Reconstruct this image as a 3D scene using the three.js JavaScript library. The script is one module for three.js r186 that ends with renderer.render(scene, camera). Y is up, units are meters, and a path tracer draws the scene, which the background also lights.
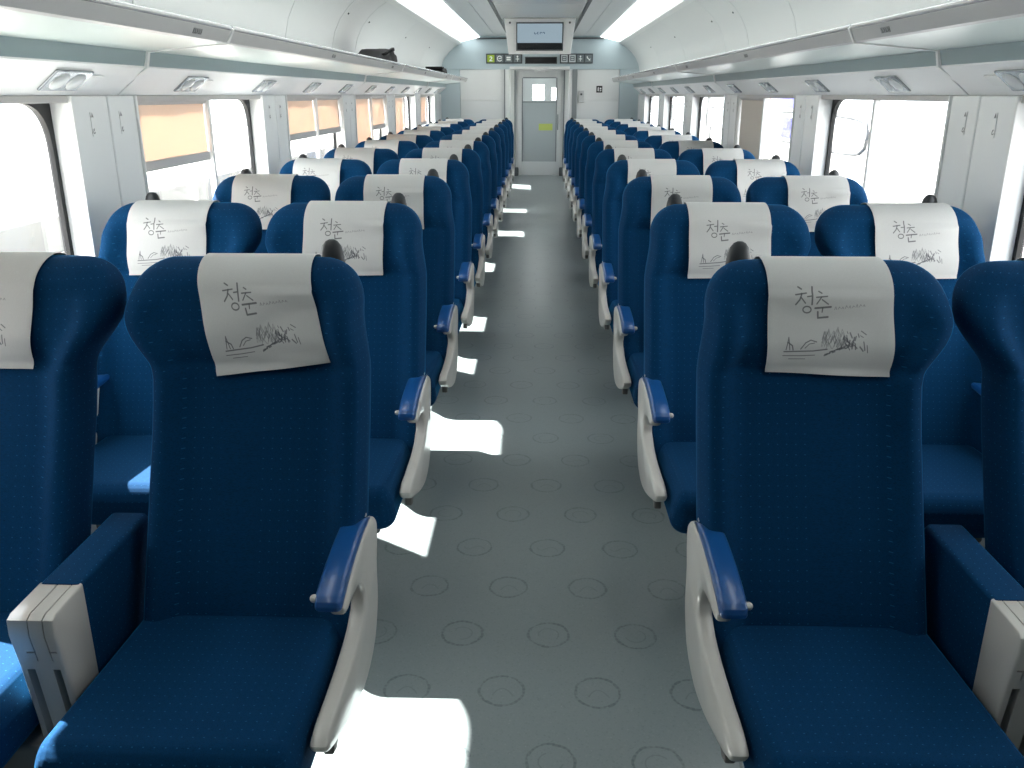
import * as THREE from 'three';
import { RoundedBoxGeometry } from 'three/addons/geometries/RoundedBoxGeometry.js';
import { mergeGeometries, toCreasedNormals } from 'three/addons/utils/BufferGeometryUtils.js';
import { RectAreaLightUniformsLib } from 'three/addons/lights/RectAreaLightUniformsLib.js';
import { Brush, Evaluator, SUBTRACTION } from 'three-bvh-csg';

// ---------------------------------------------------------------- camera, sky, sun, lamps, exposure
// x to the right of the aisle, y up, -z down the car. "d" below is the distance -z from the camera.
const EYE = 1.48, FOCAL = 860, PITCH = Math.atan(290 / FOCAL), YAW = 0.0309;
const scene = new THREE.Scene();
const camera = new THREE.PerspectiveCamera(2 * Math.atan(384 / FOCAL) * 180 / Math.PI, 1024 / 768, 0.05, 200);
camera.position.set(0.01, EYE, 0);
camera.rotation.order = 'YXZ';
camera.rotation.set(-PITCH, YAW, 0);
const renderer = new THREE.WebGLRenderer({ antialias: true });
renderer.toneMapping = THREE.LinearToneMapping;
renderer.toneMappingExposure = 1.2;
renderer.shadowMap.enabled = true;
scene.background = new THREE.Color().setRGB(5.0, 5.25, 5.5);
const sun = new THREE.DirectionalLight(new THREE.Color().setRGB(1, 0.97, 0.92), 48);
sun.position.set(-1.415, 1.44, -0.97).multiplyScalar(12).add(new THREE.Vector3(0, 0, -7));
sun.target.position.set(0, 0, -7);
sun.castShadow = true;
Object.assign(sun.shadow.camera, { left: -14, right: 14, top: 14, bottom: -14, near: 0.5, far: 60 });
sun.shadow.mapSize.set(2048, 2048);
scene.add(sun, sun.target);
RectAreaLightUniformsLib.init();
const LAMP = 0.6, LAMP_GLOW = 2.0, LAMP_RGB = [0.95, 1.0, 1.0];

// ---------------------------------------------------------------- helpers
let seedState = 7;
const rnd = () => { seedState = (seedState * 1664525 + 1013904223) >>> 0; return seedState / 4294967296; };
const taken = new Map();
const numbered = (n) => { const k = taken.get(n) ?? 0; taken.set(n, k + 1); return k ? n + '_' + String(k).padStart(3, '0') : n; };
function part(name, geo, mat, parent) {
  const m = new THREE.Mesh(geo, mat); m.name = name; m.castShadow = m.receiveShadow = true;
  if (parent) parent.add(m);
  return m;
}
function thing(name, label, category, pos = [0, 0, 0], group) {
  const o = new THREE.Group(); o.name = numbered(name); o.position.set(...pos); scene.add(o);
  o.userData = { label, category }; if (group) o.userData.group = group;
  return o;
}
function single(name, label, category, geo, mat, pos = [0, 0, 0], group) {
  const m = part(numbered(name), geo, mat, scene); m.position.set(...pos);
  m.userData = { label, category }; if (group) m.userData.group = group;
  return m;
}
function structure(name, label, category, geo, mat) {
  const m = part(name, geo, mat, scene); taken.set(name, 1);
  m.userData = { label, category, kind: 'structure' };
  return m;
}
const merge = (list) => mergeGeometries(list.map((g) => { const q = g.index ? g.toNonIndexed() : g; for (const k of Object.keys(q.attributes)) if (!['position', 'normal', 'uv'].includes(k)) q.deleteAttribute(k); return q; }));
// box between two corners, uv in metres
function box(x0, x1, y0, y1, z0, z1, r = 0) {
  const w = Math.abs(x1 - x0), h = Math.abs(y1 - y0), d = Math.abs(z1 - z0);
  const g = r ? new RoundedBoxGeometry(w, h, d, 3, Math.min(r, 0.49 * Math.min(w, h, d))) : new THREE.BoxGeometry(w, h, d);
  g.translate((x0 + x1) / 2, (y0 + y1) / 2, (z0 + z1) / 2);
  return metric(g);
}
function metric(g) {
  const p = g.attributes.position, n = g.attributes.normal, uv = g.attributes.uv;
  for (let i = 0; i < p.count; i++) {
    const ax = Math.abs(n.getX(i)), ay = Math.abs(n.getY(i)), az = Math.abs(n.getZ(i));
    if (ay >= ax && ay >= az) uv.setXY(i, p.getX(i), p.getZ(i));
    else if (ax >= az) uv.setXY(i, p.getZ(i), p.getY(i));
    else uv.setXY(i, p.getX(i), p.getY(i));
  }
  return g;
}
// cross-section profile [[x, y]...] swept along the car from d0 to d1
function sweep(profile, d0, d1, side = 1, bevel = 0) {
  const s = new THREE.Shape(profile.map(([x, y]) => new THREE.Vector2(x * side, y)));
  const g = new THREE.ExtrudeGeometry(s, { depth: d1 - d0 - 2 * bevel, bevelEnabled: bevel > 0, bevelSize: bevel, bevelThickness: bevel, bevelOffset: -bevel, bevelSegments: 2, curveSegments: 6 });
  g.translate(0, 0, -d1 + bevel);
  return g;
}
// side-view outline [[z, y]...] given a width along x, from x0 to x0 + width
function sideCut(outline, x0, width, bevel = 0.004, smooth = false) {
  let pts = outline.map(([z, y]) => new THREE.Vector2(z, y));
  if (smooth) pts = new THREE.CatmullRomCurve3(outline.map(([z, y]) => new THREE.Vector3(z, y, 0)), true, 'centripetal').getPoints(64).slice(0, -1).map((p) => new THREE.Vector2(p.x, p.y));
  const g = new THREE.ExtrudeGeometry(new THREE.Shape(pts), { depth: width - 2 * bevel, bevelEnabled: true, bevelSize: bevel, bevelThickness: bevel, bevelOffset: -bevel, bevelSegments: 4, steps: 1 });
  g.rotateY(-Math.PI / 2); g.translate(x0 + width - bevel, 0, 0);
  return toCreasedNormals(g, 0.7);
}
function mirrored(g) {
  const q = g.clone(); q.scale(-1, 1, 1);
  if (q.index) { const a = q.index.array; for (let i = 0; i < a.length; i += 3) { const t = a[i]; a[i] = a[i + 2]; a[i + 2] = t; } }
  else for (const at of Object.values(q.attributes)) {
    const n = at.itemSize, a = at.array;
    for (let i = 0; i < at.count; i += 3) for (let k = 0; k < n; k++) { const u = a[i * n + k]; a[i * n + k] = a[(i + 2) * n + k]; a[(i + 2) * n + k] = u; }
  }
  return q;
}
// skin over rings of points, closed at both ends
function loft(rings, uvOf) {
  const n = rings[0].length, pos = [], uv = [], idx = [];
  rings.forEach((r, j) => r.forEach((p) => { pos.push(...p); uv.push(...uvOf(p, j)); }));
  for (let j = 0; j + 1 < rings.length; j++) for (let i = 0; i < n; i++) {
    const a = j * n + i, b = j * n + (i + 1) % n, c = a + n, e = b + n;
    idx.push(a, b, c, b, e, c);
  }
  for (const [j, flip] of [[0, 1], [rings.length - 1, 0]]) {
    const c = [0, 1, 2].map((k) => rings[j].reduce((s, p) => s + p[k], 0) / n), ci = pos.length / 3;
    pos.push(...c); uv.push(...uvOf(c, j));
    for (let i = 0; i < n; i++) { const a = j * n + i, b = j * n + (i + 1) % n; flip ? idx.push(ci, b, a) : idx.push(ci, a, b); }
  }
  const g = new THREE.BufferGeometry();
  g.setAttribute('position', new THREE.Float32BufferAttribute(pos, 3));
  g.setAttribute('uv', new THREE.Float32BufferAttribute(uv, 2));
  g.setIndex(idx); g.computeVertexNormals();
  return g;
}
// thin cloth: a grid of points with a thickness
function cloth(nu, nv, at, thick) {
  const P = [], uvs = [], pos = [], idx = [], row = nu + 1;
  for (let j = 0; j <= nv; j++) for (let i = 0; i <= nu; i++) { P.push(new THREE.Vector3(...at(i / nu, j / nv))); uvs.push(i / nu, j / nv); }
  const g0 = new THREE.BufferGeometry();
  const tri = [];
  for (let j = 0; j < nv; j++) for (let i = 0; i < nu; i++) { const a = j * row + i; tri.push(a, a + 1, a + row, a + 1, a + row + 1, a + row); }
  g0.setAttribute('position', new THREE.Float32BufferAttribute(P.flatMap((p) => p.toArray()), 3)); g0.setIndex(tri); g0.computeVertexNormals();
  const N = g0.attributes.normal, count = P.length;
  for (let s = 0; s < 2; s++) P.forEach((p, i) => pos.push(p.x + (s ? -thick : 0) * N.getX(i), p.y + (s ? -thick : 0) * N.getY(i), p.z + (s ? -thick : 0) * N.getZ(i)));
  for (let k = 0; k < tri.length; k += 3) { idx.push(tri[k], tri[k + 1], tri[k + 2]); idx.push(tri[k] + count, tri[k + 2] + count, tri[k + 1] + count); }
  const edge = (a, b) => idx.push(a, a + count, b, b, a + count, b + count);
  for (let i = 0; i < nu; i++) { edge(i, i + 1); edge(nv * row + i + 1, nv * row + i); }
  for (let j = 0; j < nv; j++) { edge((j + 1) * row, j * row); edge(j * row + nu, (j + 1) * row + nu); }
  const g = new THREE.BufferGeometry();
  g.setAttribute('position', new THREE.Float32BufferAttribute(pos, 3));
  g.setAttribute('uv', new THREE.Float32BufferAttribute([...uvs, ...uvs], 2));
  g.setIndex(idx); g.computeVertexNormals();
  return g;
}
function canvasTexture(w, h, draw, repeat) {
  const c = document.createElement('canvas'); c.width = w; c.height = h; draw(c.getContext('2d'), w, h);
  const t = new THREE.CanvasTexture(c); t.colorSpace = THREE.SRGBColorSpace; t.magFilter = THREE.LinearFilter; t.anisotropy = 8;
  if (repeat) { t.wrapS = t.wrapT = THREE.RepeatWrapping; t.repeat.set(...repeat); }
  return t;
}
function noiseTexture(size, repeat, lo, hi, octaves = 4, srgb = false, tint = [1, 1, 1]) {
  const acc = new Float32Array(size * size);
  let amp = 1, sum = 0;
  for (let o = 0; o < octaves; o++) {
    const n = 4 << o, grid = Array.from({ length: n * n }, rnd);
    for (let y = 0; y < size; y++) for (let x = 0; x < size; x++) {
      const fx = x / size * n, fy = y / size * n, x0 = fx | 0, y0 = fy | 0, u = fx - x0, v = fy - y0;
      const g = (a, b) => grid[(b % n) * n + (a % n)], su = u * u * (3 - 2 * u), sv = v * v * (3 - 2 * v);
      acc[y * size + x] += amp * ((g(x0, y0) * (1 - su) + g(x0 + 1, y0) * su) * (1 - sv) + (g(x0, y0 + 1) * (1 - su) + g(x0 + 1, y0 + 1) * su) * sv);
    }
    sum += amp; amp *= 0.6;
  }
  const d = new Uint8Array(size * size * 4);
  acc.forEach((a, i) => { const v = lo + (hi - lo) * a / sum; for (let k = 0; k < 3; k++) d[i * 4 + k] = Math.min(255, v * tint[k]); d[i * 4 + 3] = 255; });
  const t = new THREE.DataTexture(d, size, size); t.wrapS = t.wrapT = THREE.RepeatWrapping; t.magFilter = THREE.LinearFilter; t.minFilter = THREE.LinearMipmapLinearFilter; t.generateMipmaps = true;
  t.repeat.set(...repeat); if (srgb) t.colorSpace = THREE.SRGBColorSpace; t.needsUpdate = true;
  return t;
}
const smooth = (a, b, x) => { const t = Math.min(1, Math.max(0, (x - a) / (b - a))); return t * t * (3 - 2 * t); };

// ---------------------------------------------------------------- materials
const std = (color, roughness, extra = {}) => new THREE.MeshStandardMaterial({ color, roughness, ...extra });
const phys = (o) => new THREE.MeshPhysicalMaterial(o);
const wearNoise = noiseTexture(128, [1.3, 1.3], 70, 150, 4);
const M = {
  wallPanel: std('#e6e9e9', 0.42),
  wallLower: std('#d3d8d8', 0.5),
  cove: std('#dfe1e1', 0.45),
  ceiling: std('#dde2e3', 0.4),
  ceilingCentre: std('#c3c7c7', 0.25, { metalness: 0.35 }),
  trimWhite: std('#e4e6e5', 0.35),
  trimDark: std('#54595b', 0.5),
  rackShelf: std('#c9d6d3', 0.3),
  rackLip: std('#bfc1c1', 0.4, { metalness: 0.1 }),
  rackRail: std('#d8dada', 0.22, { metalness: 0.5 }),
  rackFascia: std('#93a5a8', 0.4),
  lampPanel: std('#e8eaea', 0.4),
  chrome: std('#aab0b2', 0.25, { metalness: 0.8 }),
  lens: std('#bfc4c5', 0.2),
  gasket: std('#131517', 0.6),
  glass: phys({ color: '#ffffff', roughness: 0, transmission: 1, thickness: 0, ior: 1.45 }),
  frosted: phys({ color: '#cfd6d8', roughness: 0.65, transmission: 0.55, thickness: 0 }),
  blind: phys({ color: '#ead6c5', roughness: 0.95, transmission: 0.27, thickness: 0 }),
  blindGrey: phys({ color: '#c9c3ba', roughness: 0.95, transmission: 0.12, thickness: 0 }),
  blindBar: std('#bab8b6', 0.5),
  shell: phys({ color: '#bdbab3', roughness: 0.28, clearcoat: 0.5, clearcoatRoughness: 0.12 }),
  shellDark: std('#5e5d5a', 0.5),
  armPad: phys({ color: '#0f4a86', roughness: 0.32, clearcoat: 0.3 }),
  knob: std('#2e3133', 0.45),
  backPanel: std('#4a5056', 0.5),
  pedestal: std('#6c7072', 0.5, { metalness: 0.4 }),
  bulkhead: std('#b6c5ca', 0.5),
  partition: std('#dfe2e1', 0.4),
  door: std('#d5d8d8', 0.35),
  black: std('#0d0e10', 0.3),
  bag: std('#141416', 0.75),
  steel: std('#8d9294', 0.3, { metalness: 0.7 }),
  concrete: std('#b7b5b0', 0.9),
  kerb: std('#5a5b5a', 0.9),
  rail: std('#45484b', 0.6),
  exteriorWhite: std('#d6d6d3', 0.7),
  red: std('#94342c', 0.7),
  blue: std('#35369a', 0.6),
};
// blue moquette with rows of small pale dots
const fabricMap = canvasTexture(512, 512, (c, w, h) => {
  c.fillStyle = '#013358'; c.fillRect(0, 0, w, h);
  for (let i = 0; i < 26000; i++) { c.fillStyle = rnd() < 0.5 ? 'rgba(2,26,46,0.4)' : 'rgba(8,62,98,0.3)'; c.fillRect(rnd() * w, rnd() * h, 2, 2); }
  for (let j = 0; j < 10; j++) for (let i = 0; i < 10; i++) {
    c.fillStyle = 'rgba(54,116,156,0.55)'; c.fillRect((i + 0.5) * w / 10 - 4 + (j % 2) * 0, (j + 0.5) * h / 10 - 2, 8, 4);
  }
}, [1 / 0.19, 1 / 0.22]);
M.fabric = phys({ map: fabricMap, roughness: 0.95, specularIntensity: 0.25, sheen: 1.0, sheenColor: new THREE.Color().setRGB(0.0, 0.45, 1.0), sheenRoughness: 0.42 });
// vinyl floor with printed rings
const floorMap = canvasTexture(2048, 2048, (c, w, h) => {
  c.fillStyle = '#7b8586'; c.fillRect(0, 0, w, h);
  for (let i = 0; i < 60000; i++) { c.fillStyle = rnd() < 0.5 ? 'rgba(98,110,108,0.25)' : 'rgba(140,149,146,0.22)'; const s = 2 + rnd() * 3; c.fillRect(rnd() * w, rnd() * h, s, s); }
  for (let i = 0; i < 500; i++) { c.fillStyle = 'rgba(165,172,169,0.4)'; c.fillRect(rnd() * w, rnd() * h, 3, 3); }
  const m = w / 2;     // two metres across
  for (let j = 0; j < 8; j++) for (let i = 0; i < 8; i++) {
    const x = ((i + (j % 2 ? 0.5 : 0) + 0.2) * 0.25 * m) % w, y = (j + 0.5) * 0.25 * m, r = 0.058 * m;
    for (const [ox, oy] of [[0, 0], [w, 0], [-w, 0]]) {
      c.strokeStyle = 'rgba(74,86,88,0.52)'; c.lineCap = 'round';
      const a0 = rnd() * 6.28;
      for (let k = 0; k < 26; k++) {          // rough brushed ring
        c.lineWidth = 4 + rnd() * 6; c.globalAlpha = 0.3 + 0.6 * rnd();
        const a = a0 + k / 26 * 6.28;
        c.beginPath(); c.arc(x + ox, y + oy, r * (0.97 + rnd() * 0.06), a, a + 0.24); c.stroke();
      }
      c.globalAlpha = 0.5; c.lineWidth = 4;
      c.beginPath();
      const b = rnd() * 6.28, kind = (i * 3 + j * 5) % 3;
      if (kind === 0) { c.arc(x + ox, y + oy, r * 0.5, b, b + 4); }
      else if (kind === 1) { c.moveTo(x + ox - r * 0.6, y + oy); c.bezierCurveTo(x + ox - r * 0.2, y + oy - r * 0.8, x + ox, y + oy + r * 0.7, x + ox + r * 0.6, y + oy - r * 0.2); }
      else { c.moveTo(x + ox - r * 0.4, y + oy - r * 0.3); c.quadraticCurveTo(x + ox, y + oy + r * 0.6, x + ox + r * 0.5, y + oy - r * 0.3); }
      c.stroke(); c.globalAlpha = 1;
    }
  }
}, [0.5, 0.5]);
M.floor = phys({ map: floorMap, roughness: 0.3, clearcoat: 0.3, clearcoatRoughness: 0.2 });
// printed headrest cloth: two brush-written syllables, a small line of script, an ink landscape
const coverMap = canvasTexture(512, 640, (c, w, h) => {
  c.fillStyle = '#c7c7c4'; c.fillRect(0, 0, w, h);
  for (let i = 0; i < 9000; i++) { c.fillStyle = rnd() < 0.5 ? 'rgba(186,186,183,0.35)' : 'rgba(214,214,211,0.35)'; c.fillRect(rnd() * w, rnd() * h, 2, 2); }
  const ink = 'rgba(78,78,80,0.72)';
  c.strokeStyle = ink; c.lineCap = 'round'; c.lineJoin = 'round';
  const line = (lw, ...p) => { c.lineWidth = lw; c.beginPath(); c.moveTo(p[0], p[1]); for (let i = 2; i < p.length; i += 2) c.lineTo(p[i], p[i + 1]); c.stroke(); };
  const ring = (lw, x, y, rx, ry) => { c.lineWidth = lw; c.beginPath(); c.ellipse(x, y, rx, ry, 0, 0, 6.29); c.stroke(); };
  c.save(); c.translate(8, 80); c.scale(0.96, 0.95);
  // first syllable
  line(6, 118, 268, 132, 276); line(5, 106, 296, 152, 290); line(6, 132, 292, 124, 314, 108, 332); line(5, 130, 306, 148, 326);
  line(5, 156, 302, 172, 300); line(7, 178, 268, 176, 330); ring(5, 156, 350, 17, 12);
  // second syllable
  line(5, 206, 284, 218, 290); line(5, 194, 304, 240, 300); line(5, 216, 302, 196, 328); line(5, 218, 312, 244, 328);
  line(7, 190, 344, 256, 338); line(5, 222, 342, 220, 358); line(7, 202, 358, 204, 380, 246, 376);
  // small script, too small to read
  c.globalAlpha = 0.6;
  for (let k = 0; k < 9; k++) { const x = 272 + k * 15, y = 342 - k * 1.5; line(2.5, x, y + 6, x + 5, y - 5 + (k % 3) * 2, x + 9, y + 6 - (k % 2) * 4); }
  c.globalAlpha = 1;
  // landscape
  c.strokeStyle = 'rgba(84,84,88,0.72)'; c.translate(-14, 0);
  line(4, 86, 498, 96, 452, 102, 498); line(5, 92, 470, 112, 482, 116, 498);
  line(5, 78, 506, 200, 500, 260, 492); line(3, 74, 522, 150, 520, 210, 516); line(2.5, 100, 534, 170, 532);
  line(4, 148, 494, 168, 470, 190, 460, 214, 466); line(3, 166, 490, 184, 474, 206, 470);
  for (let k = 0; k < 34; k++) { const x = 232 + rnd() * 90, y = 430 + rnd() * 50; c.globalAlpha = 0.5; line(2 + rnd() * 2, x, y + 12, x + 8 + rnd() * 10, y - 10 - rnd() * 10, x + 18 + rnd() * 6, y + 10); }
  c.globalAlpha = 0.9;
  for (let k = 0; k < 26; k++) { const x = 326 + rnd() * 74, y = 424 + rnd() * 58; line(3 + rnd() * 3, x, y, x + (rnd() - 0.3) * 22, y + 6 + rnd() * 12); }
  for (let k = 0; k < 22; k++) { const x = 242 + k * 5 + rnd() * 10, y = 508 - k * 1.7 + rnd() * 10; line(3 + rnd() * 3, x, y, x + 10, y - 4); }
  line(5, 414, 462, 420, 492); line(4, 428, 474, 432, 500); line(4, 404, 424, 424, 436); line(3, 400, 440, 412, 446);
  c.restore();
});
M.cover = phys({ map: coverMap, roughness: 0.9, transmission: 0.12, thickness: 0 });

// ---------------------------------------------------------------- the car: shell, floor, walls
const XW = 1.5, XO = 1.582, D0 = -3.2, DB = 13.7, DE = 16.85, SILL = 0.8, HEAD = 1.475;
const WIN = [-1, 0, 1, 2, 3, 4].map((k) => [3.33 + 2 * k, 4.85 + 2 * k]);
structure('floor', 'grey green vinyl floor with printed rings along the aisle', 'floor', box(-XO, XO, -0.12, 0, -DE - 0.1, -D0 + 0.1), M.floor);
structure('trim_1', 'outer roof shell of the railway car', 'roof', merge([box(-XO, XO, 2.42, 2.5, -DE - 0.1, -D0 + 0.1)]), M.wallLower);
for (const side of [-1, 1]) {
  const word = side < 0 ? 'left' : 'right', facing = side < 0 ? 'with the peach blinds' : 'with the grey blind';
  const X = (a, b) => side < 0 ? [-b, -a] : [a, b];
  const low = [];
  const bx = (a, b, y0, y1, da, db, r) => { const [p, q] = X(a, b); return box(p, q, y0, y1, -db, -da, r); };
  low.push(bx(XW, XO, 0, SILL, D0, DE), bx(XW + 0.03, XO, HEAD, 2.45, D0, DE));
  // solid stretches between the windows (vestibule door window on the sunny side further down)
  const holes = side < 0 ? [...WIN, [15.3, 16.0]] : [...WIN, [15.3, 16.0]];
  let at = D0;
  for (const [a, b] of [...holes, [DE, DE]]) { low.push(bx(XW + 0.025, XO, SILL, HEAD, at, a)); at = b; }
  const wall = structure('wall_' + word, 'white panelled side wall of the car ' + facing, 'wall', merge(low), M.wallPanel);
  // two upright panels on every pillar, a narrow joint between them
  at = D0;
  for (const [a, b] of [...WIN, [DB, DB]]) {
    const mid = (Math.max(at, D0) + a) / 2 + 0.02;
    part('pillar_panel', bx(XW - 0.004, XW + 0.03, SILL + 0.002, HEAD, at + 0.012, mid - 0.003, 0.008), M.wallPanel, wall);
    part('pillar_panel', bx(XW - 0.004, XW + 0.03, SILL + 0.002, HEAD, mid + 0.003, a - 0.012, 0.008), M.wallPanel, wall);
    // vertical edge trims beside the opening
    part('edge_trim', bx(XW - 0.012, XW + 0.03, SILL + 0.002, HEAD, at, at + 0.014, 0.004), M.trimWhite, wall);
    part('edge_trim', bx(XW - 0.012, XW + 0.03, SILL + 0.002, HEAD, a - 0.014, a, 0.004), M.trimWhite, wall);
    at = b;
  }
  part('window_ledge', bx(XW - 0.03, XW + 0.02, SILL - 0.03, SILL, D0, DB, 0.008), M.trimWhite, wall);
  part('heater_cover', bx(XW - 0.04, XW + 0.01, 0.02, 0.2, D0 + 0.02, DB - 0.02, 0.01), M.wallLower, wall);
}
structure('wall_back', 'blue grey rear end wall closing the car', 'wall', box(-XO, XO, 0, 2.45, -D0, -D0 + 0.1), M.bulkhead);
// windows: rubber gasket with rounded corners, glass, guide rail in the middle
function roundedFrame(d0, d1, y0, y1, r, t, depth) {
  const rr = (s, a, b, c, e, q) => { s.moveTo(a + q, c); s.lineTo(b - q, c); s.quadraticCurveTo(b, c, b, c + q); s.lineTo(b, e - q); s.quadraticCurveTo(b, e, b - q, e); s.lineTo(a + q, e); s.quadraticCurveTo(a, e, a, e - q); s.lineTo(a, c + q); s.quadraticCurveTo(a, c, a + q, c); return s; };
  const s = rr(new THREE.Shape(), -d1, -d0, y0, y1, 0.01);
  s.holes.push(rr(new THREE.Path(), -d1 + t, -d0 - t, y0 + t, y1 - t, r));
  const g = new THREE.ExtrudeGeometry(s, { depth, bevelEnabled: false, curveSegments: 10 });
  g.rotateY(-Math.PI / 2);          // shape x -> z, depth -> -x
  return g;
}
let winCount = 0;
for (const side of [-1, 1]) for (const [k, [a, b]] of WIN.entries()) {
  const w = thing('window_' + (++winCount), 'rounded car window with dark rubber gasket on the ' + (side < 0 ? 'peach blind' : 'grey blind') + ' side, ' + ['sixth', 'fifth', 'fourth', 'third', 'second', 'first'][k] + ' from the end door', 'window', [side * 1.57, SILL, -(a + b) / 2]);
  w.userData.kind = 'structure';
  const g = roundedFrame(-(b - a) / 2, (b - a) / 2, 0, HEAD - SILL, 0.15, 0.022, 0.02); g.translate(0.01, 0, 0);
  part('gasket', g, M.gasket, w);
  part('glass_pane', box(-0.003, 0.003, 0.005, HEAD - SILL - 0.005, -(b - a) / 2 + 0.005, (b - a) / 2 - 0.005), M.glass, w);
  const xi = -side * 0.055;
  part('guide_rail', box(xi - 0.014, xi + 0.014, 0, HEAD - SILL, -0.013, 0.013, 0.004), M.trimWhite, w);
  part('header_strip', box(xi - 0.016, xi + 0.016, HEAD - SILL - 0.022, HEAD - SILL, -(b - a) / 2, (b - a) / 2, 0.003), M.blindBar, w);
}
// roller blinds
const half = (k, far) => { const [a, b] = WIN[k + 1], m = (a + b) / 2; return far ? [m + 0.016, b - 0.012] : [a + 0.012, m - 0.016]; };
function rollerBlind(side, k, far, bottom, mat, label) {
  const [a, b] = half(k, far), L = (b - a) / 2;
  const t = thing('roller_blind', label, 'blind', [side * 1.525, bottom, -(a + b) / 2], 'roller blinds in the car windows');
  const H = HEAD - bottom, w = cloth(16, 10, (u, v) => [0.006 * Math.sin(u * 9 + k) * Math.sin(v * 5 + u * 3) * (mat === M.blind ? 1 : 0.2), 0.03 + v * (H - 0.05), (u - 0.5) * 2 * L * 0.995], 0.0012);
  part('blind_fabric', w, mat, t);
  part('bottom_bar', box(-0.009, 0.009, -0.005, 0.035, -L, L, 0.004), M.blindBar, t);
  const roll = new THREE.CylinderGeometry(0.017, 0.017, 2 * L, 16); roll.rotateX(Math.PI / 2); roll.translate(0, H - 0.02, 0);
  part('roller_tube', roll, M.blindBar, t);
}
const ordinal = ['zeroth', 'first', 'second', 'third', 'fourth', 'fifth', 'sixth', 'seventh', 'eighth', 'ninth', 'tenth', 'eleventh', 'twelfth'];
for (const [k, far, y] of [[-1, 0, 1.2], [0, 0, 1.195], [1, 0, 1.21], [1, 1, 1.21], [2, 0, 0.98], [2, 1, 1.17], [3, 0, 1.0], [4, 0, 1.1]])
  rollerBlind(-1, k, far, y, M.blind, 'peach roller blind in the ' + (far ? 'door side' : 'other') + ' half of the ' + ordinal[5 - k] + ' window from the end door');
rollerBlind(1, 1, 1, 0.86, M.blindGrey, 'grey roller blind pulled fully down over half a window');

// ---------------------------------------------------------------- ceiling, coves, lamps, racks
{
  const list = [];
  const ceil = structure('ceiling', 'flat pale grey ceiling of the car between the light strips', 'ceiling', merge([sweep([[-0.9, 2.3], [0.9, 2.3], [0.9, 2.34], [-0.9, 2.34]], D0, DB)]), M.ceiling);
  for (let d = D0; d < DB - 0.1; d += 2.1) for (const s of [-1, 1]) {
    const e = Math.min(d + 2.1, DB);
    part('ceiling_panel', sweep([[0.475, 2.288], [0.655, 2.288], [0.655, 2.301], [0.475, 2.301]], d + 0.003, e - 0.003, s), M.ceiling, ceil);
    part('ceiling_panel', sweep([[0.661, 2.288], [0.9, 2.288], [0.9, 2.301], [0.661, 2.301]], d + 0.003, e - 0.003, s), M.ceiling, ceil);
  }
  for (let d = D0; d < DB - 0.1; d += 1.49) part('centre_panel', sweep([[-0.43, 2.272], [0.43, 2.272], [0.44, 2.3], [-0.44, 2.3]], d + 0.003, Math.min(d + 1.49, DB) - 0.003), M.ceilingCentre, ceil);
  for (const s of [-1, 1]) part('trim_strip', sweep([[0.44, 2.278], [0.475, 2.284], [0.475, 2.301], [0.44, 2.301]], D0, DB, s), M.trimDark, ceil);
}
const coveIn = [[1.497, 1.69], [1.49, 1.8], [1.465, 1.9], [1.42, 1.99], [1.35, 2.075], [1.27, 2.14], [1.2, 2.18]];
const coveProfile = [...coveIn, ...coveIn.slice().reverse().map(([x, y]) => [x + 0.015, y + 0.018])];
const seams = [D0, 1.4, 3.4, 5.4, 6.6, 7.4, 9.4, 11.4, DB];
for (const [i, side] of [-1, 1].entries()) {
  const cov = structure('trim_' + (2 + i), 'curved white cove above the luggage rack on the ' + (side < 0 ? 'peach' : 'grey') + ' blind side', 'cove', sweep(coveProfile.map(([x, y]) => [x + 0.012, y + 0.015]), D0, DB, side), M.cove);
  for (let k = 0; k + 1 < seams.length; k++) {
    const g = toCreasedNormals(sweep(coveProfile, seams[k] + 0.004, seams[k + 1] - 0.004, side), 0.5);
    const p = part('cove_panel', g, M.cove, cov);
    for (const e of [seams[k] + 0.12]) {
      const s = new THREE.CylinderGeometry(0.009, 0.009, 0.012, 10); s.rotateZ(side * 0.9); s.translate(side * 1.385, 2.035, -e);
      part('screw_cap', s, M.trimDark, p);
    }
  }
  part('cove_edge', sweep([[1.21, 2.172], [1.165, 2.196], [1.165, 2.215], [1.2, 2.25], [1.23, 2.2]], D0, DB, side), M.trimWhite, cov);
}
const L0 = -0.4;
for (const side of [-1, 1]) {
  const l = thing('ceiling_light', 'long glowing ceiling light strip above the ' + (side < 0 ? 'peach' : 'grey') + ' blind side', 'light', [side * 1.03, 2.25, -(L0 + DB) / 2]);
  const L = (DB - L0) / 2, ang = side * 0.22;
  const diff = std('#f4f6f6', 0.5, { emissive: new THREE.Color().setRGB(...LAMP_RGB), emissiveIntensity: LAMP_GLOW });
  const slab = box(-0.14, 0.14, -0.006, 0.006, -L + 0.01, L - 0.01, 0.003); slab.rotateZ(-ang);
  part('diffuser', slab, diff, l);
  const back = box(-0.16, 0.16, 0.05, 0.06, -L, L); back.rotateZ(-ang);
  part('housing', back, M.trimWhite, l);
  const rl = new THREE.RectAreaLight(new THREE.Color().setRGB(...LAMP_RGB), LAMP, 2 * L - 0.1, 0.26);
  rl.name = 'strip_lamp'; rl.position.set(-Math.sin(ang) * 0.012, -0.014, 0);
  rl.rotation.set(-Math.PI / 2, 0, Math.PI / 2); l.add(rl);
}
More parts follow.
